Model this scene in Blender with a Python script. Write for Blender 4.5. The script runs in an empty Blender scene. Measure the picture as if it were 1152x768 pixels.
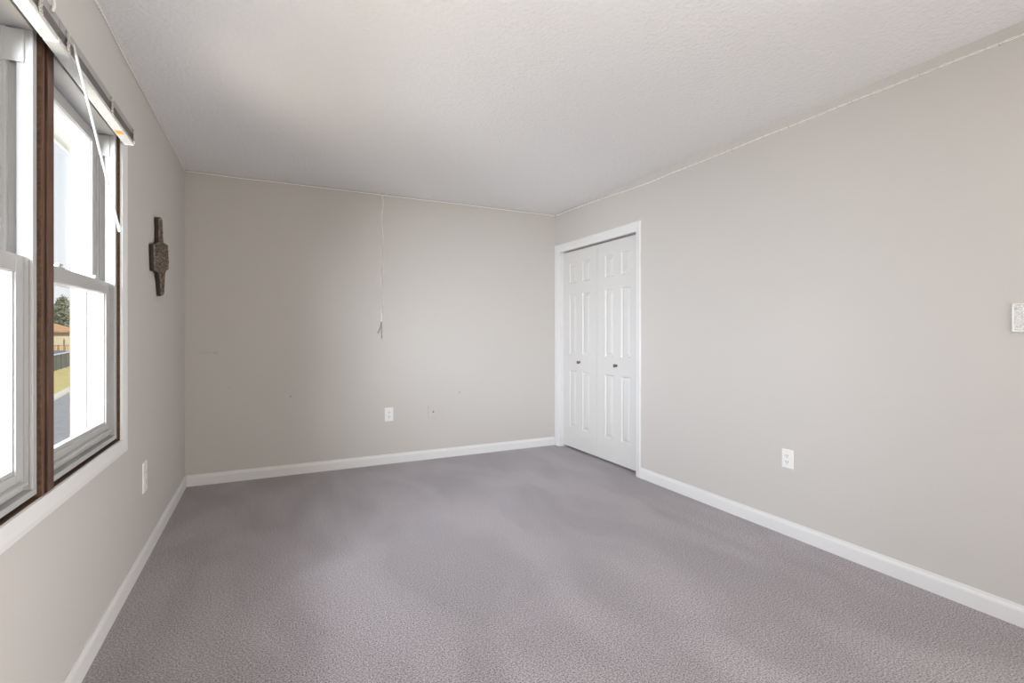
import bpy, bmesh, math, random
from mathutils import Vector, Matrix
random.seed(7)
SC = bpy.context.scene
COL = SC.collection

# ------------------------------------------------------------------ camera
cam_d = bpy.data.cameras.new('camera'); cam = bpy.data.objects.new('camera', cam_d); COL.objects.link(cam)
YAW = 0.453651
cam.location = (0.5846, 0.0, 1.1838)
cam.rotation_euler = (math.pi/2, 0, -YAW)
cam_d.sensor_width = 36.0
cam_d.lens = 559.68/1152*36
cam_d.shift_y = -(384-374.35)/1152
cam_d.clip_start = 0.02; cam_d.clip_end = 500
SC.camera = cam

# ------------------------------------------------------------------ view, world, lights
SC.view_settings.view_transform = 'Standard'
SC.view_settings.look = 'None'
SC.view_settings.gamma = 1.0
SC.view_settings.exposure = 0.0
SC.view_settings.use_curve_mapping = False
SC.cycles.max_bounces = 14; SC.cycles.diffuse_bounces = 8; SC.cycles.transparent_max_bounces = 24
SC.cycles.sample_clamp_indirect = 6.0

W = bpy.data.worlds.new('sky'); SC.world = W; W.use_nodes = True
nt = W.node_tree; nt.nodes.clear()
out = nt.nodes.new('ShaderNodeOutputWorld'); bg = nt.nodes.new('ShaderNodeBackground')
tc = nt.nodes.new('ShaderNodeTexCoord'); sep = nt.nodes.new('ShaderNodeSeparateXYZ')
rp = nt.nodes.new('ShaderNodeValToRGB'); nz = nt.nodes.new('ShaderNodeTexNoise'); mx = nt.nodes.new('ShaderNodeMixRGB')
nt.links.new(tc.outputs['Generated'], sep.inputs[0])
nt.links.new(sep.outputs['Z'], rp.inputs[0])
rp.color_ramp.elements[0].position = 0.0; rp.color_ramp.elements[0].color = (0.90, 0.92, 0.96, 1)
rp.color_ramp.elements[1].position = 0.6; rp.color_ramp.elements[1].color = (0.56, 0.74, 1.0, 1)
nt.links.new(tc.outputs['Generated'], nz.inputs['Vector']); nz.inputs['Scale'].default_value = 3.0; nz.inputs['Detail'].default_value = 5
mx.inputs[2].default_value = (0.95, 0.96, 0.98, 1)
nt.links.new(nz.outputs['Fac'], mx.inputs[0]); nt.links.new(rp.outputs[0], mx.inputs[1])
nt.links.new(mx.outputs[0], bg.inputs[0]); bg.inputs[1].default_value = 1.08
nt.links.new(bg.outputs[0], out.inputs[0])

def lamp(name, kind, loc, direction, energy, color, size=None, size_y=None):
    d = bpy.data.lights.new(name, kind); d.energy = energy; d.color = color
    if size:
        d.shape = 'RECTANGLE'; d.size = size; d.size_y = size_y or size
    o = bpy.data.objects.new(name, d); COL.objects.link(o)
    o.location = loc; o.rotation_euler = Vector(direction).to_track_quat('-Z', 'Z').to_euler()
    return o
SUN = lamp('sun', 'SUN', (20, -20, 40), (-0.62, 0.52, -0.58), 5.0, (1.0, 0.93, 0.80)); SUN.data.angle = math.radians(0.6)
# daylight that comes in through the windows of the left wall: bright sky, and sunlit ground below
lamp('sky_daylight', 'AREA', (-2.2, 1.9, 2.0), (1, 0.0, -0.34), 325, (0.89, 0.95, 1.05), 3.0, 2.0)
lamp('sky_daylight', 'AREA', (-2.4, 0.55, 2.0), (1, 0.52, -0.34), 230, (0.88, 0.95, 1.06), 3.0, 2.0)
lamp('sky_daylight', 'AREA', (-2.6, -0.6, 1.9), (1, 0.8, -0.2), 660, (0.90, 0.955, 1.05), 2.4, 1.8)
lamp('ground_daylight', 'AREA', (-1.9, 1.2, -0.35), (1, 0.45, 0.62), 122, (1.0, 0.86, 0.64), 3.2, 1.8)
# fill lamps added to brighten the room, through an added rear window and doorway
lamp('rear_fill', 'AREA', (2.2, -1.95, 1.5), (-0.05, 1, 0.0), 58, (1.0, 0.93, 0.77), 1.6, 1.3)
lamp('hall_fill', 'AREA', (3.95, -0.72, 0.5), (-1, 0.75, 0.36), 215, (0.98, 0.97, 0.97), 0.8, 0.9)

# ------------------------------------------------------------------ materials
def mat(name, color, rough=0.6, spec=0.4, metal=0.0, noise=None, bump=None, second=None):
    """noise: (scale, amount) mottles the colour; bump: (scale, strength, distance)"""
    m = bpy.data.materials.new(name); m.use_nodes = True
    n = m.node_tree; b = n.nodes['Principled BSDF']
    b.inputs['Base Color'].default_value = (*color, 1); b.inputs['Roughness'].default_value = rough
    b.inputs['Metallic'].default_value = metal; b.inputs['Specular IOR Level'].default_value = spec
    t = n.nodes.new('ShaderNodeTexCoord')
    if noise:
        z = n.nodes.new('ShaderNodeTexNoise'); z.inputs['Scale'].default_value = noise[0]; z.inputs['Detail'].default_value = 4
        r = n.nodes.new('ShaderNodeMapRange'); r.inputs[1].default_value = 0.3; r.inputs[2].default_value = 0.7
        x = n.nodes.new('ShaderNodeMixRGB')
        c2 = second or tuple(c*(1-noise[1]) for c in color)
        x.inputs[1].default_value = (*color, 1); x.inputs[2].default_value = (*c2, 1)
        n.links.new(t.outputs['Object'], z.inputs['Vector']); n.links.new(z.outputs['Fac'], r.inputs[0])
        n.links.new(r.outputs[0], x.inputs[0]); n.links.new(x.outputs[0], b.inputs['Base Color'])
    if bump:
        z2 = n.nodes.new('ShaderNodeTexNoise'); z2.inputs['Scale'].default_value = bump[0]; z2.inputs['Detail'].default_value = 5
        u = n.nodes.new('ShaderNodeBump'); u.inputs['Strength'].default_value = bump[1]; u.inputs['Distance'].default_value = bump[2]
        n.links.new(t.outputs['Object'], z2.inputs['Vector']); n.links.new(z2.outputs['Fac'], u.inputs['Height'])
        n.links.new(u.outputs[0], b.inputs['Normal'])
    return m

M = {}
WALLC = (0.555, 0.530, 0.500)
M['wall'] = mat('greige_wall_paint', WALLC, 0.75, 0.25, bump=(180, 0.08, 0.002))
M['ceiling'] = mat('textured_white_ceiling', (0.845, 0.85, 0.865), 0.9, 0.15, bump=(60, 0.6, 0.010))
M['trim'] = mat('white_trim_paint', (0.72, 0.715, 0.71), 0.42, 0.45, bump=(90, 0.03, 0.002))
M['door'] = mat('white_door_paint', (0.645, 0.63, 0.61), 0.5, 0.4)
M['vinyl'] = mat('white_vinyl', (0.43, 0.427, 0.424), 0.35, 0.45)
M['plastic'] = mat('white_plastic', (0.80, 0.79, 0.77), 0.35, 0.5)
M['slot'] = mat('dark_slot', (0.05, 0.045, 0.04), 0.6)
M['painted_plate'] = mat('painted_over_plate', WALLC, 0.7, 0.25)
M['ornate'] = mat('silvered_plate', (0.62, 0.60, 0.56), 0.35, 0.5, 0.3, noise=(160, 0.35), bump=(140, 0.5, 0.003))
M['chrome'] = mat('brushed_metal', (0.16, 0.15, 0.14), 0.35, 0.5, 0.8)
M['slat'] = mat('shaded_aluminium_slat', (0.36, 0.345, 0.335), 0.4, 0.5, 0.0)  # grey holds the shade between the stacked white slats
M['rail'] = mat('cream_blind_rail', (0.60, 0.59, 0.56), 0.4, 0.45, noise=(120, 0.10))
M['head'] = mat('grey_headrail', (0.30, 0.29, 0.28), 0.4, 0.45)
M['cord'] = mat('pale_cord', (0.58, 0.56, 0.53), 0.7)
M['wand'] = mat('clear_white_wand', (0.52, 0.52, 0.515), 0.15, 0.6)
M['orange'] = mat('orange_sticker', (0.85, 0.36, 0.05), 0.5, noise=(260, 0.4))
M['clip'] = mat('milky_clip', (0.62, 0.61, 0.59), 0.2, 0.6)
M['wire'] = mat('clear_insulated_wire', (0.93, 0.91, 0.87), 0.3, 0.6)
M['wire_end'] = mat('grey_wire_end', (0.28, 0.27, 0.25), 0.4, 0.5, 0.4)

def wood(name, c1, c2, axis='Z'):
    m = bpy.data.materials.new(name); m.use_nodes = True
    n = m.node_tree; b = n.nodes['Principled BSDF']; b.inputs['Roughness'].default_value = 0.45
    t = n.nodes.new('ShaderNodeTexCoord'); mp = n.nodes.new('ShaderNodeMapping')
    s = {'X': (2, 40, 40), 'Y': (40, 2, 40), 'Z': (40, 40, 2)}[axis]
    mp.inputs['Scale'].default_value = s
    z = n.nodes.new('ShaderNodeTexNoise'); z.inputs['Scale'].default_value = 2.2; z.inputs['Detail'].default_value = 6; z.inputs['Distortion'].default_value = 0.6
    r = n.nodes.new('ShaderNodeValToRGB')
    r.color_ramp.elements[0].position = 0.32; r.color_ramp.elements[0].color = (*c1, 1)
    r.color_ramp.elements[1].position = 0.68; r.color_ramp.elements[1].color = (*c2, 1)
    n.links.new(t.outputs['Object'], mp.inputs[0]); n.links.new(mp.outputs[0], z.inputs['Vector'])
    n.links.new(z.outputs['Fac'], r.inputs[0]); n.links.new(r.outputs[0], b.inputs['Base Color'])
    return m
M['wood'] = wood('brown_stained_wood', (0.040, 0.015, 0.008), (0.130, 0.054, 0.026), 'Z')
M['wood_y'] = wood('brown_stained_sill', (0.045, 0.022, 0.010), (0.130, 0.068, 0.032), 'Y')

def glass_mat():
    m = bpy.data.materials.new('window_glass'); m.use_nodes = True
    n = m.node_tree; n.nodes.clear()
    o = n.nodes.new('ShaderNodeOutputMaterial'); mi = n.nodes.new('ShaderNodeMixShader')
    tr = n.nodes.new('ShaderNodeBsdfTransparent'); gl = n.nodes.new('ShaderNodeBsdfGlossy'); lw = n.nodes.new('ShaderNodeLayerWeight')
    pw = n.nodes.new('ShaderNodeMath'); pw.operation = 'POWER'; pw.inputs[1].default_value = 5
    ml = n.nodes.new('ShaderNodeMath'); ml.operation = 'MULTIPLY_ADD'; ml.inputs[1].default_value = 0.30; ml.inputs[2].default_value = 0.02
    tr.inputs[0].default_value = (0.985, 0.992, 0.99, 1); gl.inputs['Roughness'].default_value = 0.02; lw.inputs['Blend'].default_value = 0.5
    n.links.new(lw.outputs['Facing'], pw.inputs[0]); n.links.new(pw.outputs[0], ml.inputs[0]); n.links.new(ml.outputs[0], mi.inputs[0])
    n.links.new(tr.outputs[0], mi.inputs[1]); n.links.new(gl.outputs[0], mi.inputs[2])
    n.links.new(mi.outputs[0], o.inputs[0])
    return m
M['glass'] = glass_mat()

def carpet_mat():
    m = bpy.data.materials.new('cut_pile_carpet'); m.use_nodes = True
    n = m.node_tree; b = n.nodes['Principled BSDF']; b.inputs['Roughness'].default_value = 0.95
    b.inputs['Specular IOR Level'].default_value = 0.1
    b.inputs['Sheen Weight'].default_value = 0.25; b.inputs['Sheen Roughness'].default_value = 0.5
    t = n.nodes.new('ShaderNodeTexCoord')
    fine = n.nodes.new('ShaderNodeTexNoise'); fine.inputs['Scale'].default_value = 165; fine.inputs['Detail'].default_value = 3; fine.inputs['Roughness'].default_value = 0.65
    n.links.new(t.outputs['Object'], fine.inputs['Vector'])
    r = n.nodes.new('ShaderNodeValToRGB')
    r.color_ramp.elements[0].position = 0.33; r.color_ramp.elements[0].color = (0.095, 0.080, 0.082, 1)
    r.color_ramp.elements[1].position = 0.67; r.color_ramp.elements[1].color = (0.535, 0.487, 0.512, 1)
    n.links.new(fine.outputs['Fac'], r.inputs[0])
    # swept pile: broad fan strokes of the vacuum, lying one way or the other
    mp = n.nodes.new('ShaderNodeMapping'); mp.inputs['Rotation'].default_value = (0, 0, math.radians(18)); mp.inputs['Scale'].default_value = (2.0, 0.9, 1)
    n.links.new(t.outputs['Object'], mp.inputs[0])
    big = n.nodes.new('ShaderNodeTexNoise'); big.inputs['Scale'].default_value = 1.25; big.inputs['Detail'].default_value = 3; big.inputs['Distortion'].default_value = 0.5
    n.links.new(mp.outputs[0], big.inputs['Vector'])
    r2 = n.nodes.new('ShaderNodeMapRange'); r2.inputs[1].default_value = 0.40; r2.inputs[2].default_value = 0.60; r2.inputs[3].default_value = 0.90; r2.inputs[4].default_value = 1.07
    n.links.new(big.outputs['Fac'], r2.inputs[0])
    x = n.nodes.new('ShaderNodeMixRGB'); x.blend_type = 'MULTIPLY'; x.inputs[0].default_value = 1.0
    n.links.new(r.outputs[0], x.inputs[1]); n.links.new(r2.outputs[0], x.inputs[2])
    n.links.new(x.outputs[0], b.inputs['Base Color'])
    u = n.nodes.new('ShaderNodeBump'); u.inputs['Strength'].default_value = 0.6; u.inputs['Distance'].default_value = 0.008
    n.links.new(fine.outputs['Fac'], u.inputs['Height']); n.links.new(u.outputs[0], b.inputs['Normal'])
    return m
M['carpet'] = carpet_mat()

# ------------------------------------------------------------------ mesh helpers
def box(bm, x0, x1, y0, y1, z0, z1):
    if x0 > x1: x0, x1 = x1, x0
    if y0 > y1: y0, y1 = y1, y0
    if z0 > z1: z0, z1 = z1, z0
    v = [bm.verts.new(p) for p in ((x0,y0,z0),(x1,y0,z0),(x1,y1,z0),(x0,y1,z0),(x0,y0,z1),(x1,y0,z1),(x1,y1,z1),(x0,y1,z1))]
    for f in ((3,2,1,0),(4,5,6,7),(0,1,5,4),(1,2,6,5),(2,3,7,6),(3,0,4,7)):
        bm.faces.new([v[i] for i in f])

def extrude_poly(bm, pts, fn, d0, d1):
    """pts 2-D outline; fn(a, b, d) -> 3-D; walls between depth d0 and d1"""
    a = [bm.verts.new(fn(p[0], p[1], d0)) for p in pts]; b = [bm.verts.new(fn(p[0], p[1], d1)) for p in pts]
    bm.faces.new(a); bm.faces.new(list(reversed(b)))
    n = len(pts)
    for i in range(n):
        j = (i+1) % n
        bm.faces.new((a[i], b[i], b[j], a[j]))

def tube(bm, pts, r, seg=8, r_end=None):
    pts = [Vector(p) for p in pts]; rings = []
    N = len(pts)
    for i, p in enumerate(pts):
        t = (pts[min(i+1, N-1)] - pts[max(i-1, 0)]).normalized()
        ref = Vector((0, 0, 1)) if abs(t.z) < 0.9 else Vector((1, 0, 0))
        a = t.cross(ref).normalized(); b = t.cross(a)
        rr = r if r_end is None else r + (r_end-r)*i/(N-1)
        rings.append([bm.verts.new(p + a*rr*math.cos(2*math.pi*k/seg) + b*rr*math.sin(2*math.pi*k/seg)) for k in range(seg)])
    for i in range(N-1):
        for k in range(seg):
            bm.faces.new((rings[i][k], rings[i][(k+1) % seg], rings[i+1][(k+1) % seg], rings[i+1][k]))
    bm.faces.new(list(reversed(rings[0]))); bm.faces.new(rings[-1])

def lathe(bm, prof, org, ax, seg=20):
    """prof (radius, distance along ax)"""
    ax = Vector(ax).normalized(); ref = Vector((0, 0, 1)) if abs(ax.z) < 0.9 else Vector((1, 0, 0))
    a = ax.cross(ref).normalized(); b = ax.cross(a); org = Vector(org); rings = []
    for r, h in prof:
        rings.append([bm.verts.new(org + ax*h + (a*math.cos(2*math.pi*k/seg) + b*math.sin(2*math.pi*k/seg))*max(r, 1e-5)) for k in range(seg)])
    for i in range(len(prof)-1):
        for k in range(seg):
            bm.faces.new((rings[i][k], rings[i][(k+1) % seg], rings[i+1][(k+1) % seg], rings[i+1][k]))
    bm.faces.new(list(reversed(rings[0]))); bm.faces.new(rings[-1])

def obj(name, bm, m, parent=None, bevel=0.0, smooth=False):
    bmesh.ops.recalc_face_normals(bm, faces=bm.faces)
    me = bpy.data.meshes.new(name); bm.to_mesh(me); bm.free()
    me.materials.append(m)
    o = bpy.data.objects.new(name, me); COL.objects.link(o)
    if smooth:
        for p in me.polygons: p.use_smooth = True
    if bevel:
        b = o.modifiers.new('bevel', 'BEVEL'); b.width = bevel; b.segments = 2; b.limit_method = 'ANGLE'; b.angle_limit = math.radians(50)
    if parent:
        o.parent = parent
        o.matrix_parent_inverse = Matrix.Translation(parent.location).inverted()
    return o

def tag(o, label, cat, group=None):
    o['label'] = label; o['category'] = cat
    if group: o['group'] = group
    return o
def struct(o, label=None, cat=None):
    o['kind'] = 'structure'
    if label: tag(o, label, cat)
    return o
def empty(name, loc):
    o = bpy.data.objects.new(name, None); COL.objects.link(o); o.location = loc; o.empty_display_size = 0.05
    return o
def B(): return bmesh.new()

# ------------------------------------------------------------------ room shell
RW, RD, RH, RY = 3.314, 4.542, 2.44, -1.35     # right wall x, back wall y, ceiling, rear wall y
T = 0.17
# windows: (y0, y1) wood opening; z0, z1
WZ0, WZ1 = 0.718, 2.065
WIN = [(1.128, 1.868), (1.954, 2.694)]
b = B(); box(b, -T, RW+0.9, RY-T, RD+T, -0.12, 0.0)
struct(obj('floor', b, M['carpet']), 'grey-mauve cut pile carpet covering the whole floor', 'carpet')
b = B(); box(b, -T, RW+0.9, RY-T, RD+T, RH, RH+0.12)
struct(obj('ceiling', b, M['ceiling']), 'white textured ceiling', 'ceiling')
b = B()
ys = [RY, WIN[0][0]-0.02, WIN[1][1]+0.02, RD]
box(b, -T, 0, ys[0], ys[1], 0, RH); box(b, -T, 0, ys[2], ys[3], 0, RH)
box(b, -T, 0, ys[1], ys[2], 0, WZ0-0.02); box(b, -T, 0, ys[1], ys[2], WZ1+0.02, RH)
struct(obj('wall_left', b, M['wall']), 'greige painted wall holding the windows', 'wall')
b = B(); box(b, -T, RW+0.9, RD, RD+T, 0, RH)
def marked_wall(spots):
    m = M['wall'].copy(); m.name = 'greige_wall_paint_with_scuffs'
    n = m.node_tree; bs = n.nodes['Principled BSDF']; t = n.nodes.new('ShaderNodeTexCoord'); last = None
    for (x, z, rx, rz, dark) in spots:
        mp = n.nodes.new('ShaderNodeMapping'); mp.vector_type = 'POINT'
        mp.inputs['Location'].default_value = (-x/rx, 0, -z/rz); mp.inputs['Scale'].default_value = (1/rx, 0, 1/rz)
        ln = n.nodes.new('ShaderNodeVectorMath'); ln.operation = 'LENGTH'
        r = n.nodes.new('ShaderNodeMapRange'); r.inputs[1].default_value = 0.5; r.inputs[2].default_value = 1.0; r.inputs[3].default_value = 1-dark; r.inputs[4].default_value = 1.0
        n.links.new(t.outputs['Object'], mp.inputs[0]); n.links.new(mp.outputs[0], ln.inputs[0]); n.links.new(ln.outputs['Value'], r.inputs[0])
        x_ = n.nodes.new('ShaderNodeMixRGB'); x_.blend_type = 'MULTIPLY'; x_.inputs[0].default_value = 1.0
        if last: n.links.new(last.outputs[0], x_.inputs[1])
        else: x_.inputs[1].default_value = (*WALLC, 1)
        n.links.new(r.outputs[0], x_.inputs[2]); last = x_
    n.links.new(last.outputs[0], bs.inputs['Base Color'])
    return m
struct(obj('wall_back', b, marked_wall([(0.155, 1.030, 0.075, 0.010, 0.07), (0.205, 1.026, 0.022, 0.012, 0.10), (0.745, 0.655, 0.013, 0.012, 0.22), (2.235, 0.610, 0.014, 0.013, 0.22), (0.30, 0.75, 0.02, 0.01, 0.06)])), 'greige painted far wall with the hanging wire', 'wall')
b = B(); RX0, RX1, RZ0, RZ1 = 1.50, 2.90, 0.95, 2.10      # unseen window opening, added to let fill light in
box(b, -T, RX0, RY-T, RY, 0, RH); box(b, RX1, RW+0.9, RY-T, RY, 0, RH); box(b, RX0, RX1, RY-T, RY, 0, RZ0); box(b, RX0, RX1, RY-T, RY, RZ1, RH)
struct(obj('wall_rear', b, M['wall']), 'greige painted wall behind the camera', 'wall')
DY0, DY1, DZ = 3.245, 4.445, 2.022             # closet opening
b = B()
HY0, HY1, HZ = -1.15, -0.30, 2.03                # unseen hall doorway behind the camera, added to pass fill light
box(b, RW, RW+0.12, RY, HY0, 0, RH); box(b, RW, RW+0.12, HY0, HY1, HZ, RH); box(b, RW, RW+0.12, HY1, DY0-0.02, 0, RH); box(b, RW, RW+0.12, DY1+0.02, RD, 0, RH); box(b, RW, RW+0.12, DY0-0.02, DY1+0.02, DZ+0.02, RH)
struct(obj('wall_right', b, M['wall']), 'greige painted wall holding the closet doors', 'wall')
b = B()
for yy in (HY0, HY1): box(b, RW-0.014, RW+0.13, yy-0.02, yy+0.02, 0, HZ)
box(b, RW-0.014, RW+0.13, HY0-0.02, HY1+0.02, HZ-0.02, HZ+0.02)
struct(obj('trim_6', b, M['trim'], bevel=0.003), 'white frame of the unseen doorway added behind the camera', 'door trim')
b = B(); box(b, RW+0.78, RW+0.9, RY, RD, 0, RH); box(b, RW+0.12, RW+0.78, DY0-0.3, DY0-0.2, 0, RH)
struct(obj('wall_closet', b, M['wall']), 'inside walls of the closet behind the closed doors', 'wall')

# baseboards: moulded profile (thickness out from wall, height)
BP = [(0, 0), (0.0125, 0), (0.0125, 0.062), (0.0105, 0.070), (0.0065, 0.076), (0.005, 0.086), (0.0, 0.086)]
def baseboard(name, fn, s0, s1, label):
    b = B(); extrude_poly(b, BP, lambda a, h, d: fn(a, h, d), s0, s1)
    struct(obj(name, b, M['trim']), label, 'baseboard')
baseboard('baseboard_left', lambda a, h, d: (a, d, h), RY, RD, 'white baseboard under the windows')
baseboard('baseboard_back', lambda a, h, d: (d, RD-a, h), 0.0125, RW-0.018, 'white baseboard along the far wall')
baseboard('baseboard_right', lambda a, h, d: (RW-a, d, h), HY1+0.06, DY0-0.056, 'white baseboard running from closet toward the camera')
baseboard('baseboard_rear', lambda a, h, d: (d, RY+a, h), 0.0125, RW-0.0125, 'white baseboard behind the camera')

# ------------------------------------------------------------------ windows
def ring(bm, x0, x1, oy0, oy1, oz0, oz1, ty, tz0, tz1, tyb=None):
    """rectangular frame in the window plane; ty side width, tz0 bottom, tz1 top"""
    box(bm, x0, x1, oy0, oy0+ty, oz0, oz1); box(bm, x0, x1, oy1-ty, oy1, oz0, oz1)
    box(bm, x0, x1, oy0+ty, oy1-ty, oz0, oz0+tz0); box(bm, x0, x1, oy0+ty, oy1-ty, oz1-tz1, oz1)

def make_window(n, y0, y1, label):
    root = empty('window_%d' % n, (0, (y0+y1)/2, WZ0)); struct(root, label, 'window')
    # stained wood jamb lining the opening, with a low stop behind the reveal
    b = B(); ring(b, -T, -0.001, y0-0.018, y1+0.018, WZ0-0.018, WZ1+0.018, 0.018, 0.018, 0.018)
    obj('wood_jamb', b, M['wood_y'], root)
    e0, e1 = y0+0.004, y1-0.004
    f0, f1 = WZ0+0.009, WZ1-0.006
    b = B()
    box(b, -0.16, -0.010, e0, e1, f0, 0.745); box(b, -0.16, -0.010, e0, e1, 2.03, f1)       # sill and head
    box(b, -0.16, -0.072, e0, e1, 0.745, 0.752)
    for s, e in ((1, e0), (-1, e1)):
        box(b, -0.046, -0.010, e, e+s*0.024, 0.745, 2.03)
        box(b, -0.068, -0.046, e, e+s*0.010, 0.745, 2.03)          # recessed balance channel
        box(b, -0.16, -0.068, e, e+s*0.024, 0.745, 2.03)
        box(b, -0.090, -0.029, e+s*0.024, e+s*0.0275, 1.935, 2.026)     # cover block at the channel's top
        box(b, -0.0175, -0.010, e+s*0.024, e+s*0.0265, 0.745, 2.03)   # thin bead line
        box(b, -0.115, -0.108, e+s*0.024, e+s*0.030, 0.752, 2.03)
    obj('frame', b, M['vinyl'], root, bevel=0.0012)
    i0, i1 = e0+0.0275, e1-0.0275
    # lower sash, inner track
    b = B(); ring(b, -0.058, -0.030, i0-0.002, i1+0.002, 0.7455, 1.397, 0.046, 0.055, 0.047)
    box(b, -0.0305, -0.0125, i0+0.02, i1-0.02, 0.766, 0.775)          # lift lip
    ring(b, -0.056, -0.036, i0+0.040, i1-0.040, 0.796, 1.354, 0.008, 0.016, 0.006)      # glazing bead
    lower = obj('lower_sash', b, M['vinyl'], root, bevel=0.0015)
    b = B(); box(b, -0.048, -0.044, i0+0.043, i1-0.043, 0.799, 1.351); obj('pane', b, M['glass'], lower)
    for yy in (y0+0.19, y1-0.17):
        b = B(); box(b, -0.060, -0.036, yy-0.028, yy+0.028, 1.397, 1.403); lathe(b, [(0.010, 0), (0.010, 0.006), (0.007, 0.009)], (-0.048, yy, 1.403), (0, 0, 1), 14)
        box(b, -0.050, -0.040, yy-0.006, yy+0.026, 1.409, 1.414)
        obj('sash_lock', b, M['vinyl'], lower, bevel=0.001)
    # upper sash, outer track
    b = B(); ring(b, -0.104, -0.076, i0-0.002, i1+0.002, 1.352, 2.028, 0.044, 0.046, 0.044)
    ring(b, -0.101, -0.082, i0+0.038, i1-0.038, 1.392, 1.990, 0.008, 0.008, 0.008)
    upper = obj('upper_sash', b, M['vinyl'], root, bevel=0.0015)
    b = B(); box(b, -0.094, -0.090, i0+0.041, i1-0.041, 1.395, 1.987); obj('pane', b, M['glass'], upper)
    return root
make_window(1, *WIN[0], 'white double-hung window nearest the camera, cut by the left edge of the photo')
make_window(2, *WIN[1], 'white double-hung window beside the carved cross, showing the street outside')

# plain white frame of the unseen window added for fill light
b = B()
box(b, RX0, RX0+0.045, RY-0.14, RY-0.02, RZ0, RZ1); box(b, RX1-0.045, RX1, RY-0.14, RY-0.02, RZ0, RZ1)
box(b, RX0, RX1, RY-0.14, RY-0.02, RZ0, RZ0+0.045); box(b, RX0, RX1, RY-0.14, RY-0.02, RZ1-0.045, RZ1); box(b, RX0, RX1, RY-0.10, RY-0.05, 1.50, 1.54)
struct(obj('window_3', b, M['vinyl'], bevel=0.002), 'unseen white window added in the wall behind the camera', 'window')
# white casing around the pair of windows
cw, cx1 = 0.060, 0.016
Y0, Y1 = WIN[0][0], WIN[1][1]
b = B()
prof = [(0.0, 0.0), (0.0, 0.009), (0.010, 0.0115), (0.040, cx1), (0.056, cx1), (cw, 0.010), (cw, 0.0)]      # across the board, out from wall
def mitred(b, corners, prof, plane):
    """closed moulding round a rectangle: corners CCW as (u, v); offset outward by profile"""
    sgn = [(-1, -1), (1, -1), (1, 1), (-1, 1)]
    rings = []
    for (u, v), (su, sv) in zip(corners, sgn):
        rings.append([b.verts.new(plane(u+su*o, v+sv*o, h)) for o, h in prof])
    for i in range(4):
        j = (i+1) % 4
        for k in range(len(prof)):
            l = (k+1) % len(prof)
            b.faces.new((rings[i][k], rings[i][l], rings[j][l], rings[j][k]))
mitred(b, [(Y0, WZ0), (Y1, WZ0), (Y1, WZ1), (Y0, WZ1)], prof, lambda u, v, h: (h, u, v))
struct(obj('trim_1', b, M['trim']), 'white mitred casing around the pair of windows', 'window trim')
# stained mullion: two board edges with a dark groove between
b = B()
box(b, -0.165, 0.001, 1.8685, 1.885, WZ0-0.001, WZ1); box(b, -0.165, -0.020, 1.885, 1.905, WZ0, WZ1); box(b, -0.165, 0.001, 1.905, 1.9535, WZ0-0.001, WZ1)
struct(obj('trim_2', b, M['wood'], bevel=0.002), 'brown stained wooden post between the two windows, split by a dark groove', 'window post')

# ------------------------------------------------------------------ closet doors
LX = RW+0.036          # face of the leaves
def leaf(n, ya, yb, label):
    """moulded six-panel leaf from y=ya to yb, z 0.018..2.012"""
    root = empty('door_%d' % n, (LX+0.017, (ya+yb)/2, 0.024)); struct(root, label, 'closet door')
    yc = (ya+yb)/2
    rows = [(0.225, 0.805), (0.965, 1.580), (1.688, 1.892)]
    cols = [(yc-0.181, yc-0.050), (yc+0.050, yc+0.181)]
    b = B()
    ysx = [ya, cols[0][0], cols[0][1], cols[1][0], cols[1][1], yb]
    zsx = [0.024, rows[0][0], rows[0][1], rows[1][0], rows[1][1], rows[2][0], rows[2][1], 2.011]
    def loop(y0, y1, z0, z1, x): return [b.verts.new(p) for p in ((x, y0, z0), (x, y1, z0), (x, y1, z1), (x, y0, z1))]
    for i in range(5):
        for j in range(7):
            y0, y1, z0, z1 = ysx[i], ysx[i+1], zsx[j], zsx[j+1]
            if i in (1, 3) and j in (1, 3, 5):
                L0 = loop(y0, y1, z0, z1, LX)
                for d, x in ((0.010, LX+0.008), (0.020, LX+0.008), (0.042, LX+0.001)):
                    L1 = loop(y0+d, y1-d, z0+d, z1-d, x)
                    for k in range(4): b.faces.new((L0[k], L0[(k+1) % 4], L1[(k+1) % 4], L1[k]))
                    L0 = L1
                b.faces.new(L0)
            else:
                b.faces.new(loop(y0, y1, z0, z1, LX))
    bk = loop(ya, yb, 0.024, 2.011, LX+0.034); b.faces.new(bk)
    fr = loop(ya, yb, 0.024, 2.011, LX)
    for k in range(4): b.faces.new((fr[k], fr[(k+1) % 4], bk[(k+1) % 4], bk[k]))
    bmesh.ops.remove_doubles(b, verts=b.verts, dist=1e-5)
    obj('leaf', b, M['door'], root)
    b = B(); lathe(b, [(0.012, 0), (0.012, 0.003), (0.006, 0.005), (0.006, 0.014), (0.013, 0.018), (0.016, 0.024), (0.013, 0.030), (0.004, 0.032)], (LX, yc-0.004 if n == 1 else yc+0.012, 0.893), (-1, 0, 0), 24)
    k = obj('knob', b, M['chrome'], root, smooth=True); k['label'] = 'small round metal knob'
leaf(1, 3.8465, DY1-0.003, 'white panelled closet door leaf next to the far wall')
leaf(2, DY0+0.003, 3.8435, 'white panelled closet door leaf nearer the wall outlet')
# jamb and casing
b = B()
box(b, RW-0.001, RW+0.12, DY0-0.018, DY0, 0, DZ+0.018); box(b, RW-0.001, RW+0.12, DY1, DY1+0.018, 0, DZ+0.018); box(b, RW-0.001, RW+0.12, DY0, DY1, DZ, DZ+0.018)

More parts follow.
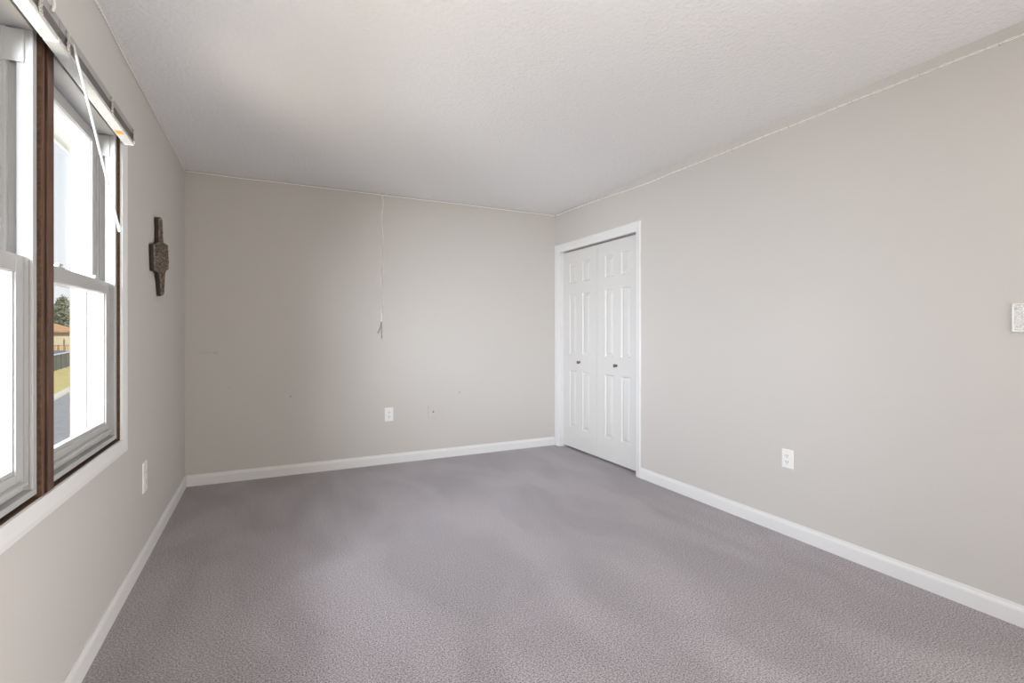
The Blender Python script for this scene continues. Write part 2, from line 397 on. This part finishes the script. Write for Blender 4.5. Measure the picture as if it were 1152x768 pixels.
struct(obj('trim_3', b, M['trim']), 'white jamb lining the closet opening', 'door jamb')
b = B()
cp = [(0.0, 0.0), (0.0, 0.008), (0.012, 0.011), (0.045, 0.016), (0.052, 0.016), (0.056, 0.010), (0.056, 0.0)]
x_ = lambda h: RW-h
ca = 0.056; ch = 0.082; cl = RD-DY1-0.001
rings = []
for (y, z, sy, sz, mode) in ((DY0, 0.0, -1, 0, 0), (DY0, DZ, -1, 1, 0), (DY1, DZ, 1, 1, 1), (DY1, 0.0, 1, 0, 1)):
    row = []
    for o, h in cp:
        oy = o if mode == 0 else o*cl/ca
        oz = o*ch/ca
        row.append(b.verts.new((RW-h, y+sy*oy, z+sz*oz)))
    rings.append(row)
for i in range(3):
    for k in range(len(cp)):
        l = (k+1) % len(cp); b.faces.new((rings[i][k], rings[i][l], rings[i+1][l], rings[i+1][k]))
b.faces.new(rings[0]); b.faces.new(rings[3])
struct(obj('trim_4', b, M['trim']), 'white casing around the closet doors', 'door trim')

# ------------------------------------------------------------------ blinds, drawn up above each window
XB, XF, ZR = 0.0205, 0.0585, 1.995
def make_blind(y0, y1, label, sticker=None, clip=None, wand=None, cords=()):
    root = empty('window_blind', (XB, (y0+y1)/2, ZR+0.065)); tag(root, label, 'blind', 'mini blinds above the windows')
    b = B(); box(b, XB, XF, y0, y1, ZR+0.039, ZR+0.066)
    obj('headrail', b, M['head'], root, bevel=0.0015)
    N = 14
    for i in range(N):
        z = ZR+0.0135 + i*0.0019
        dx = random.uniform(-0.0015, 0.0015); dy = random.uniform(-0.003, 0.003)
        b = B()
        xs = [XB+0.001+dx + (XF-XB-0.003)*k/6 for k in range(7)]
        pts = [(x, z + 0.0012*(1-((k-3)/3)**2)) for k, x in enumerate(xs)]
        outl = pts + [(x, zz-0.0005) for x, zz in reversed(pts)]
        extrude_poly(b, outl, lambda a, h, d: (a, d, h), y0+0.004+dy, y1-0.004+dy)
        obj('slat', b, M['slat'], root)
    b = B(); box(b, XB, XF, y0+0.001, y1-0.001, ZR, ZR+0.012)
    rail = obj('bottom_rail', b, M['rail'], root, bevel=0.003)
    b = B(); box(b, XB+0.002, XF-0.001, y1-0.001, y1+0.004, ZR-0.001, ZR+0.013); obj('end_cap', b, M['plastic'], rail, bevel=0.002)
    b = B(); box(b, XB+0.002, XF-0.001, y0-0.004, y0+0.001, ZR-0.001, ZR+0.013); obj('end_cap', b, M['plastic'], rail, bevel=0.002)
    for yc in cords:                       # bunched ladder cord standing out in front of the slats
        b = B()
        for s in (-0.007, 0.0, 0.006):
            tube(b, [(XF+0.001+0.005*abs(math.sin(i*1.9+s*200)), yc+s+0.008*math.sin(i*2.3+s*90), ZR+0.002+0.060*i/15) for i in range(16)], 0.0016, 6)
        obj('ladder_cord', b, M['cord'], root)
    if sticker:
        b = B(); box(b, XB+0.006, XB+0.028, sticker-0.020, sticker+0.020, ZR-0.0008, ZR+0.0002)
        o = obj('warning_sticker', b, M['orange'], rail); o['label'] = 'small orange sticker'
    if clip:
        b = B(); pts = [(XF+0.002, clip, ZR+0.050), (XF+0.006, clip, ZR+0.066), (XF+0.006, clip+0.004, ZR+0.082), (XF+0.002, clip+0.012, ZR+0.092), (XF-0.006, clip+0.016, ZR+0.095)]
        tube(b, pts, 0.005, 10, 0.004); o = obj('clip', b, M['clip'], root, smooth=True); o['label'] = 'milky plastic clip'
    if wand:
        (yt, zt), (xb, yb, zb) = wand
        b = B(); tube(b, [(XF+0.002, yt, zt+0.028), (XF+0.010, yt, zt+0.022), (XF+0.014, yt+0.002, zt)], 0.0022, 8)
        wd = B(); p0 = Vector((XF+0.014, yt+0.002, zt)); p1 = Vector((xb, yb, zb))
        tube(wd, [p0, p0.lerp(p1, 0.5), p1], 0.0037, 6); tube(wd, [p1, p1+(p1-p0).normalized()*0.028], 0.0050, 8)
        w = obj('tilt_wand', wd, M['wand'], root); obj('hook', b, M['clip'], w)
make_blind(1.04, 1.797, 'white-railed mini blind drawn up over the near window, cut by the top left photo corner', clip=1.80-0.06, cords=(1.66, 1.10))
make_blind(1.803, 2.652, 'white-railed mini blind drawn up over the far window, orange sticker underneath, long wand hanging', sticker=2.505,
           wand=((1.875, 2.005), (0.148, 1.985, 1.535)), cords=(1.855, 2.30, 2.625))

# ------------------------------------------------------------------ wall plates
def outlet_part(root, base, un, vn, nn, w, h, m, slots=True):
    """plate lying on a wall; un, vn, nn: right, up and outward unit vectors"""
    un, vn, nn, base = Vector(un), Vector(vn), Vector(nn), Vector(base)
    def P(u, v, d): return base + un*u + vn*v + nn*d
    def blk(b, u0, u1, v0, v1, d0, d1, ins=0.0):
        a = [b.verts.new(P(u, v, d0)) for u, v in ((u0, v0), (u1, v0), (u1, v1), (u0, v1))]
        c = [b.verts.new(P(u, v, d1)) for u, v in ((u0+ins, v0+ins), (u1-ins, v0+ins), (u1-ins, v1-ins), (u0+ins, v1-ins))]
        b.faces.new(a); b.faces.new(list(reversed(c)))
        for i in range(4): b.faces.new((a[i], a[(i+1) % 4], c[(i+1) % 4], c[i]))
    b = B(); blk(b, -w/2, w/2, -h/2, h/2, 0.0, 0.006, 0.003)
    obj('cover_plate', b, m, root)
    return P, blk
def duplex(loc, un, nn, label, w=0.074, h=0.120):
    root = empty('wall_outlet', loc); tag(root, label, 'outlet', 'wall outlets')
    P, blk = outlet_part(root, loc, un, (0, 0, 1), nn, w, h, M['plastic'])
    for s in (-1, 1):
        b = B(); vc = s*h*0.165
        pts = []
        for k in range(24):
            a = 2*math.pi*k/24; pts.append((0.0172*math.cos(a), vc + max(-0.0125, min(0.0125, 0.0172*math.sin(a)))))
        extrude_poly(b, pts, lambda u, v, d: P(u, v, d), 0.006, 0.0085)
        sk = obj('socket', b, M['plastic'], root)
        b = B(); blk(b, -0.0078, -0.0050, vc-0.002, vc+0.0075, 0.0084, 0.0089); blk(b, 0.0050, 0.0078, vc-0.001, vc+0.0075, 0.0084, 0.0089); blk(b, -0.0022, 0.0022, vc-0.0095, vc-0.0050, 0.0084, 0.0089)
        o = obj('slots', b, M['slot'], sk)
    b = B(); lathe(b, [(0.003, 0.006), (0.003, 0.0074), (0.001, 0.0078)], Vector(loc), nn, 12); obj('screw', b, M['plastic'], root)
duplex((0, 3.160, 0.436), (0, 1, 0), (1, 0, 0), 'white outlet low on the window wall, under the carved cross', 0.084, 0.158)
duplex((1.558, RD, 0.445), (1, 0, 0), (0, -1, 0), 'white outlet on the far wall beside the painted cable plate', 0.078, 0.122)
duplex((RW, 1.911, 0.447), (0, -1, 0), (-1, 0, 0), 'white outlet on the long blank wall right of the closet', 0.072, 0.110)
loc = (1.961, RD, 0.442)
root = empty('cable_plate', loc); tag(root, 'wall-coloured painted cable plate with a dark jack, right of the far wall outlet', 'wall plate')
P, blk = outlet_part(root, loc, (1, 0, 0), (0, 0, 1), (0, -1, 0), 0.076, 0.118, M['painted_plate'])
b = B(); lathe(b, [(0.0065, 0.005), (0.0065, 0.009), (0.0045, 0.010), (0.0045, 0.016), (0.0015, 0.0165)], Vector(loc)+Vector((0.010, 0, 0)), (0, -1, 0), 12); o = obj('jack', b, M['slot'], root); o['label'] = 'dark round jack'
# ornate light switch at the right edge
loc = (RW, 0.876, 1.245)
root = empty('light_switch', loc); tag(root, 'ornate embossed pale light switch at the right edge of the photo', 'light switch')
P, blk = outlet_part(root, loc, (0, -1, 0), (0, 0, 1), (-1, 0, 0), 0.116, 0.122, M['ornate'])
b = B()
for s0, s1 in (((-0.052, -0.055), (-0.052, 0.055)), ((-0.052, 0.055), (0.052, 0.055)), ((0.052, 0.055), (0.052, -0.055)), ((0.052, -0.055), (-0.052, -0.055))):
    n_ = 24; tube(b, [P(s0[0]+(s1[0]-s0[0])*i/n_, s0[1]+(s1[1]-s0[1])*i/n_, 0.006+0.001*math.sin(i*1.6)) for i in range(n_+1)], 0.0036, 8)
for su in (-1, 1):
    for sv in (-1, 1):
        tube(b, [P(su*(0.030+0.0125*(1-t/22)*math.cos(t*0.55)), sv*(0.034+0.0125*(1-t/22)*math.sin(t*0.55)), 0.0062) for t in range(20)], 0.0028, 6)
for s in (-1, 1):
    tube(b, [P(s*(0.033+0.004*math.cos(t*0.7)), -0.018+0.036*t/16, 0.0062) for t in range(17)], 0.0026, 6)
obj('scrollwork', b, M['plastic'], root, smooth=True)
b = B(); blk(b, -0.006, 0.006, -0.013, 0.013, 0.006, 0.008); tg = B()
obj('toggle_slot', b, M['slot'], root)
tube(tg, [P(0, 0, 0.007), P(0, 0.008, 0.020)], 0.0045, 8, 0.0038); obj('toggle', tg, M['plastic'], root)

# ------------------------------------------------------------------ carved cross on the left wall
def cross():
    yc, zc = 3.47, 1.62
    root = empty('wall_cross', (0, yc, zc)); tag(root, 'dark brown carved wooden cross hanging on the wall right of the windows', 'cross')
    q0 = [(-0.045, 0.225), (0.045, 0.225), (0.048, 0.115), (0.062, 0.085), (0.120, 0.078), (0.205, 0.076), (0.210, -0.076), (0.130, -0.082),
          (0.090, -0.098), (0.070, -0.135), (0.040, -0.222), (-0.036, -0.222), (-0.058, -0.135), (-0.078, -0.098), (-0.120, -0.080),
          (-0.205, -0.072), (-0.205, 0.072), (-0.110, 0.078), (-0.060, 0.085), (-0.047, 0.115)]
    ct, sn = math.cos(math.radians(8)), math.sin(math.radians(8))          # it hangs slightly askew
    q = [(u*ct - v*sn, u*sn + v*ct) for u, v in q0]
    q = list(reversed(q))
    b = B(); extrude_poly(b, q, lambda a, h, d: (d, yc+a, zc+h), 0.003, 0.023)
    body = obj('body', b, M['cross_dark'], root, bevel=0.003)
    # carved relief: scrolls, leaves and beads raised over the face
    b = B()
    def inside(u, v):
        c = False; n = len(q)
        for i in range(n):
            (x0, y0), (x1, y1) = q[i], q[i-1]
            if (y0 > v) != (y1 > v) and u < (x1-x0)*(v-y0)/(y1-y0)+x0: c = not c
        return c
    rnd = random.Random(3)
    for iy in range(-11, 12):
        for iz in range(-11, 12):
            u = iy*0.022 + (0.011 if iz % 2 else 0); v = iz*0.021
            if not all(inside(u+a*0.009, v+c*0.009) for a in (-1, 1) for c in (-1, 1)): continue
            k = rnd.random(); ph = rnd.uniform(0, 6.28)
            if k < 0.65:
                tube(b, [(0.0235+0.002*math.sin(t), yc+u+(0.0095*(1-t/13))*math.cos(ph+t*0.75), zc+v+(0.0095*(1-t/13))*math.sin(ph+t*0.75)) for t in range(11)], 0.0034, 6)
            else:
                du, dv = 0.012*math.cos(ph), 0.012*math.sin(ph)
                tube(b, [(0.023, yc+u-du, zc+v-dv), (0.027, yc+u-du*0.3, zc+v-dv*0.3), (0.027, yc+u+du*0.3, zc+v+dv*0.3), (0.023, yc+u+du, zc+v+dv)], 0.0045, 6)
    rel = obj('carving', b, M['cross_light'], body, smooth=True); rel['label'] = 'worn paler carved scrolls'
    b = B(); n = len(q)
    for i in range(n):
        p0, p1 = q[i], q[(i+1) % n]
        s = 0.955
        tube(b, [(0.0235, yc+p0[0]*s, zc+p0[1]*s), (0.0235, yc+p1[0]*s, zc+p1[1]*s)], 0.004, 6)
    obj('raised_border', b, M['cross_light'], body)
M['cross_dark'] = wood('dark_carved_wood', (0.012, 0.007, 0.005), (0.038, 0.022, 0.014), 'Z')
M['cross_light'] = mat('worn_carving', (0.30, 0.24, 0.185), 0.55, noise=(70, 0.7), second=(0.04, 0.027, 0.018))
cross()

# ------------------------------------------------------------------ twisted wire strung just below the ceiling, with its lead hanging on the far wall
def twist(b, pts, r, amp, turns_per_m, n_per_m=160, seg=5):
    pts = [Vector(p) for p in pts]
    dist = [0.0]
    for i in range(1, len(pts)): dist.append(dist[-1] + (pts[i]-pts[i-1]).length)
    N = max(4, int(dist[-1]*n_per_m))
    for s in (0, math.pi):
        path = []
        for k in range(N+1):
            d = dist[-1]*k/N
            i = max(j for j in range(len(dist)) if dist[j] <= d+1e-9); i = min(i, len(pts)-2)
            t = pts[i+1]-pts[i]; p = pts[i] + t*((d-dist[i])/max(1e-9, t.length)); t.normalize()
            ref = Vector((0, 0, 1)) if abs(t.z) < 0.9 else Vector((1, 0, 0))
            a = t.cross(ref).normalized(); c = t.cross(a); an = s + 2*math.pi*turns_per_m*d
            path.append(p + a*amp*math.cos(an) + c*amp*math.sin(an))
        tube(b, path, r, seg)
root = empty('wall_wire', (1.493, RD-0.006, 2.42)); tag(root, 'thin pale wire strung under the ceiling, its lead hanging down the far wall', 'wire')
def sag(n, amp, seed):
    r = random.Random(seed); return [r.uniform(-amp, amp) for _ in range(n)]
z_ = sag(20, 0.0035, 1)
b = B(); twist(b, [(0.006, RY+0.3 + (RD-0.02-RY-0.3)*i/19, 2.408+0.012*(i/19)**2+z_[i]) for i in range(20)], 0.0013, 0.0018, 20); obj('wire', b, M['wire'], root)
z_ = sag(24, 0.002, 2)
b = B(); twist(b, [(0.012+(RW-0.03)*i/23, RD-0.0055, 2.424+z_[i]) for i in range(24)], 0.0013, 0.0018, 20); obj('wire', b, M['wire'], root)
z_ = sag(24, 0.003, 3)
b = B()
pr = []
for i in range(24):
    y = RD-0.02 + (RY+0.3-RD+0.02)*i/23
    t = min(1, max(0, (RD-y)/1.6)); pr.append((RW-0.006, y, 2.425-0.040*(t*t*(3-2*t))+z_[i]))
twist(b, pr, 0.0019, 0.0030, 9); obj('wire', b, M['wire'], root)
# the small staples that hold it
for (x0, y0, z0, ax) in [(RW, y, 2.386, 'y') for y in (0.97, 1.25, 1.55, 1.9, 2.3)]:
    zz = min(pr, key=lambda p: abs(p[1]-y0))[2]
    b = B(); tube(b, [(x0+0.001, y0, zz+0.006), (x0-0.0095, y0, zz+0.004), (x0-0.0095, y0, zz-0.004), (x0+0.001, y0, zz-0.006)], 0.0011, 6); obj('staple', b, M['wire_end'], root)
lead = []
rr = random.Random(11)
for i in range(22):
    z = 2.424 - (2.424-1.352)*i/21
    lead.append((1.497 + 0.006*math.sin(i*1.1) + rr.uniform(-0.004, 0.004), RD-0.007, z))
b = B(); twist(b, lead, 0.0014, 0.0042, 4.5, 90)
tube(b, [(1.455, RD-0.006, 2.428), (1.480, RD-0.012, 2.423), (1.497, RD-0.012, 2.412), (1.515, RD-0.012, 2.423), (1.545, RD-0.006, 2.426)], 0.0022, 6)
hl = obj('hanging_lead', b, M['wire_lead'] if 'wire_lead' in M else M['wire'], root)
lx, ly, lz = lead[-1]
b = B(); tube(b, [(lx, ly, lz+0.006), (lx+0.001, ly-0.002, lz-0.012), (lx+0.002, ly-0.002, lz-0.050), (lx+0.001, ly, lz-0.066)], 0.010, 10); obj('connector', b, M['plastic'], hl, bevel=0.001)
for dx, dz in ((-0.030, -0.160), (0.004, -0.205)):
    b = B(); tube(b, [(lx+0.001, ly, lz-0.062), (lx+dx*0.15, ly-0.002, lz+dz*0.62), (lx+dx*0.55, ly-0.001, lz+dz*0.85), (lx+dx, ly, lz+dz)], 0.0022, 6)
    tube(b, [(lx+dx*0.9, ly-0.001, lz+dz+0.012), (lx+dx, ly, lz+dz-0.012)], 0.0034, 6); obj('wire_end', b, M['wire_end'], hl)

# ------------------------------------------------------------------ outside, seen through the panes
M['soffit'] = mat('white_soffit', (0.62, 0.62, 0.58), 0.7, noise=(6, 0.08))
M['asphalt'] = mat('asphalt', (0.26, 0.265, 0.28), 0.9, noise=(3, 0.2))
M['kerb'] = mat('pale_concrete', (0.55, 0.53, 0.49), 0.85, noise=(4, 0.15))
M['lawn'] = mat('winter_lawn', (0.33, 0.30, 0.115), 0.95, noise=(1.1, 0.4), second=(0.42, 0.34, 0.16))
M['fence'] = mat('weathered_fence', (0.13, 0.135, 0.115), 0.9, noise=(9, 0.35))
M['siding'] = mat('cream_siding', (0.52, 0.46, 0.34), 0.8, noise=(2, 0.08))
M['roof'] = mat('tan_shingles', (0.40, 0.24, 0.13), 0.9, noise=(5, 0.3))
M['pane_dark'] = mat('dark_house_glass', (0.20, 0.21, 0.22), 0.15, 0.6)
M['deck'] = mat('deck_wood', (0.36, 0.22, 0.10), 0.8, noise=(8, 0.25))
M['car'] = mat('blue_car_paint', (0.09, 0.11, 0.17), 0.25, 0.6)
M['tyre'] = mat('black_tyre', (0.03, 0.03, 0.03), 0.8)
M['leaf'] = mat('evergreen_needles', (0.26, 0.28, 0.19), 0.9, noise=(1.5, 0.45))
M['bark'] = mat('grey_bark', (0.16, 0.13, 0.10), 0.95, noise=(6, 0.3))

b = B(); box(b, -0.62, -T, -3, 8, RH-0.035, RH-0.02); box(b, -0.64, -0.62, -3, 8, RH-0.05, RH+0.13)
struct(obj('trim_5', b, M['soffit']), 'white eave soffit outside above the windows', 'soffit')
GZ = -2.9
b = B(); box(b, -80, 60, -60, 140, GZ-0.5, GZ)
struct(obj('street', b, M['asphalt']), 'grey asphalt street outside the window', 'street')
# kerb line runs obliquely; the lawn rises behind it
# the far kerb runs up the street; a grassy bank rises behind it to a fenced yard
K0 = Vector((-10.8, 37.1)); KD = Vector((-0.1414, 0.9899)); KN = Vector((-0.9899, -0.1414))
def bank(s, o): return K0 + KD*s + KN*o
def strip(name, s0, s1, o0, o1, z0, z1, m, label, cat):
    b = B(); p = [bank(s0, o0), bank(s1, o0), bank(s1, o1), bank(s0, o1)]; zz = [z0, z0, z1, z1]
    a = [b.verts.new((q.x, q.y, z)) for q, z in zip(p, zz)]; c = [b.verts.new((q.x, q.y, GZ-0.6)) for q in p]
    b.faces.new(a); b.faces.new(list(reversed(c)))
    for i in range(4): b.faces.new((a[i], c[i], c[(i+1) % 4], a[(i+1) % 4]))
    return struct(obj(name, b, m), label, cat)
strip('kerb', -60, 90, 0.0, 0.42, GZ+0.12, GZ+0.14, M['kerb'], 'pale concrete kerb along the street', 'kerb')
strip('lawn', -60, 90, 0.42, 2.5, GZ+0.13, -2.02, M['lawn'], 'sunlit yellow-green lawn rising behind the kerb', 'lawn')
strip('yard', -60, 90, 2.5, 75, -2.02, -1.9, M['lawn'], 'far yard around the house across the street', 'yard')
A0, A1 = Vector((-22.0, 26.0)), Vector((4.0, 52.0))
dirn = (A1-A0).normalized(); nrm = Vector((-dirn.y, dirn.x)); A0 = A0 - dirn*30
def along(s, o): p = A0 + dirn*s + nrm*o; return p
# fence along the top of the lawn
def oriented(bm, s0, s1, o0, o1, z0, z1, fn=None):
    fn = fn or along
    p = [fn(s0, o0), fn(s1, o0), fn(s1, o1), fn(s0, o1)]
    a = [bm.verts.new((q.x, q.y, z0)) for q in p]; c = [bm.verts.new((q.x, q.y, z1)) for q in p]
    bm.faces.new(list(reversed(a))); bm.faces.new(c)
    for i in range(4): bm.faces.new((a[i], a[(i+1) % 4], c[(i+1) % 4], c[i]))
c = bank(5, 2.45)
root = empty('garden_fence', (c.x, c.y, -2.02)); tag(root, 'dark weathered board fence with a pale top rail across the street', 'fence')
b = B()
for k in range(200):
    oriented(b, -14+k*0.2, -14+k*0.2+0.17, 2.44, 2.47, -2.1, -0.74+0.02*math.sin(k*1.7), bank)
obj('boards', b, M['fence'], root)
for k in range(18):
    b = B(); oriented(b, -14+k*2.35-0.05, -14+k*2.35+0.05, 2.36, 2.44, -2.1, -0.70, bank); obj('post', b, M['fence'], root)
b = B(); oriented(b, -14, 26, 2.38, 2.50, -0.72, -0.62, bank); obj('top_rail', b, M['kerb'], root)
# house
def house():
    s0, s1, o0, o1 = 49.1, 64.6, 31.0, 38.0
    c = along((s0+s1)/2, (o0+o1)/2)
    root = empty('house', (c.x, c.y, -2.0)); tag(root, 'cream house with a tan shingle roof across the street', 'house')
    b = B(); oriented(b, s0, s1, o0, o1, -2.1, 1.55)
    for k in range(17): oriented(b, s0-0.02, s1+0.02, o0-0.03, o0, -2.0+k*0.2, -2.0+k*0.2+0.17)
    obj('walls', b, M['siding'], root)
    b = B()
    e = [(s0-0.5, o0-0.6, 1.45), (s1+0.5, o0-0.6, 1.45), (s1+0.5, o1+0.6, 1.45), (s0-0.5, o1+0.6, 1.45)]
    r = [(s0+3.0, (o0+o1)/2, 3.3), (s1-3.0, (o0+o1)/2, 3.3)]
    P3 = lambda t: b.verts.new((*along(t[0], t[1]), t[2]))
    ev = [P3(t) for t in e]; lo = [P3((t[0], t[1], 1.25)) for t in e]; rv = [P3(t) for t in r]
    b.faces.new((ev[0], ev[1], rv[1], rv[0])); b.faces.new((ev[1], ev[2], rv[1])); b.faces.new((ev[2], ev[3], rv[0], rv[1])); b.faces.new((ev[3], ev[0], rv[0]))
    for i in range(4): b.faces.new((ev[i], lo[i], lo[(i+1) % 4], ev[(i+1) % 4]))
    b.faces.new(lo); obj('roof', b, M['roof'], root)
    for s in (51.0, 55.0, 59.0, 60.9):
        b = B(); oriented(b, s-0.06, s+1.16, o0-0.09, o0-0.03, -0.26, 1.06); f = obj('window', b, M['soffit'], root)
        b = B(); oriented(b, s, s+1.1, o0-0.11, o0-0.08, -0.2, 1.0); obj('pane', b, M['pane_dark'], f)
    b = B(); oriented(b, 57.0, 58.0, o0-0.10, o0-0.02, -1.7, 0.6); obj('door', b, M['deck'], root)
    b = B(); oriented(b, 60.6, 64.5, o0-1.4, o0-0.1, -1.35, -1.2)
    for s in (60.65, 62.55, 63.9, 64.45): oriented(b, s-0.08, s+0.08, o0-1.4, o0-1.28, -2.0, 1.4 if s > 63.5 and s < 64 else -0.1)
    oriented(b, 60.6, 64.5, o0-1.4, o0-1.3, -0.24, -0.12)
    for k in range(20): oriented(b, 60.7+k*0.19, 60.75+k*0.19, o0-1.37, o0-1.33, -1.2, -0.2)
    obj('porch_deck', b, M['deck'], root)
house()
# parked car beyond the fence
def car(cx, cy, gz):
    root = empty('parked_car', (cx, cy, gz)); tag(root, 'dark blue car parked in front of the house across the street', 'car')
    f = lambda a, o: Vector((cx, cy)) + KD*a + KN*o
    side = [(-2.1, 0.35), (2.1, 0.35), (2.15, 0.75), (1.9, 0.88), (1.1, 0.95), (0.55, 1.40), (-0.9, 1.42), (-1.6, 1.0), (-2.1, 0.92)]
    b = B(); extrude_poly(b, side, lambda a, h, d: (*f(a, d), gz+h), -0.85, 0.85); obj('body', b, M['car'], root, bevel=0.05)
    win = [(0.95, 0.97), (0.50, 1.34), (-0.85, 1.36), (-1.35, 1.0)]
    b = B(); extrude_poly(b, win, lambda a, h, d: (*f(a, d), gz+h), -0.87, 0.87); obj('windows', b, M['pane_dark'], root)
    ax = Vector((KN.x, KN.y, 0))
    for a in (-1.3, 1.3):
        for d in (-0.75, 0.75):
            p = f(a, d)
            b = B(); lathe(b, [(0.2, -0.10), (0.32, -0.10), (0.33, 0), (0.32, 0.10), (0.2, 0.10)], (p.x, p.y, gz+0.33), ax, 18); obj('wheel', b, M['tyre'], root)
cp_ = bank(29.0, 3.9); car(cp_.x, cp_.y, -2.0)
# trees
def tree(s, o, gz, h, seed, label, conifer=True):
    rnd = random.Random(seed); c = along(s, o)
    root = empty('tree', (c.x, c.y, gz)); tag(root, label, 'tree', 'trees behind the house')
    b = B(); tube(b, [(c.x, c.y, gz-0.2), (c.x+0.1, c.y, gz+h*0.4), (c.x, c.y+0.1, gz+h*0.75), (c.x, c.y, gz+h)], h*0.022, 8, 0.02)
    lb = B()
    nb = 46
    for k in range(nb):
        t = 0.18 + 0.80*k/nb; a = k*2.4 + rnd.uniform(-0.3, 0.3)
        L = h*(0.30*(1-t)+0.03 if conifer else 0.30*math.sin(math.pi*min(1, (t-0.08)))+0.05)*rnd.uniform(0.75, 1.15)
        z0 = gz+h*t; rise = 0.05 if conifer else 0.5
        e = (c.x+L*math.cos(a), c.y+L*math.sin(a), z0+L*rise)
        m_ = (c.x+L*0.5*math.cos(a), c.y+L*0.5*math.sin(a), z0+L*rise*0.6)
        tube(b, [(c.x, c.y, z0), m_, e], 0.05, 5, 0.012)
        for j in range(26):
            q = rnd.uniform(0.25, 1.05); p = Vector((c.x+L*q*math.cos(a), c.y+L*q*math.sin(a), z0+L*rise*q)) + Vector((rnd.gauss(0, 0.25), rnd.gauss(0, 0.25), rnd.gauss(0, 0.18)))
            sz = rnd.uniform(0.10, 0.24)
            u = Vector((rnd.gauss(0, 1), rnd.gauss(0, 1), rnd.gauss(0, 0.6))).normalized(); v = u.orthogonal().normalized(); w = u.cross(v)
            q4 = [lb.verts.new(p + u*sz*1.5), lb.verts.new(p + v*sz*0.5), lb.verts.new(p - u*sz*1.5), lb.verts.new(p - v*sz*0.5), lb.verts.new(p + w*sz*0.4), lb.verts.new(p - w*sz*0.4)]
            for i in range(4):
                lb.faces.new((q4[i], q4[(i+1) % 4], q4[4])); lb.faces.new((q4[(i+1) % 4], q4[i], q4[5]))
    obj('trunk', b, M['bark'], root); obj('foliage', lb, M['leaf'], root)
tree(66.2, 45, -2.0, 9.5, 5, 'tall evergreen tree behind the left half of the house across the street')
tree(70.3, 43, -2.0, 8.0, 6, 'evergreen tree rising behind the right end of the house across the street')
tree(73.5, 51, -2.0, 6.8, 8, 'round bushy tree far behind the house across the street', False)
tree(67.0, 55, -2.0, 6.6, 9, 'low bushy tree between the tall evergreens behind the house', False)
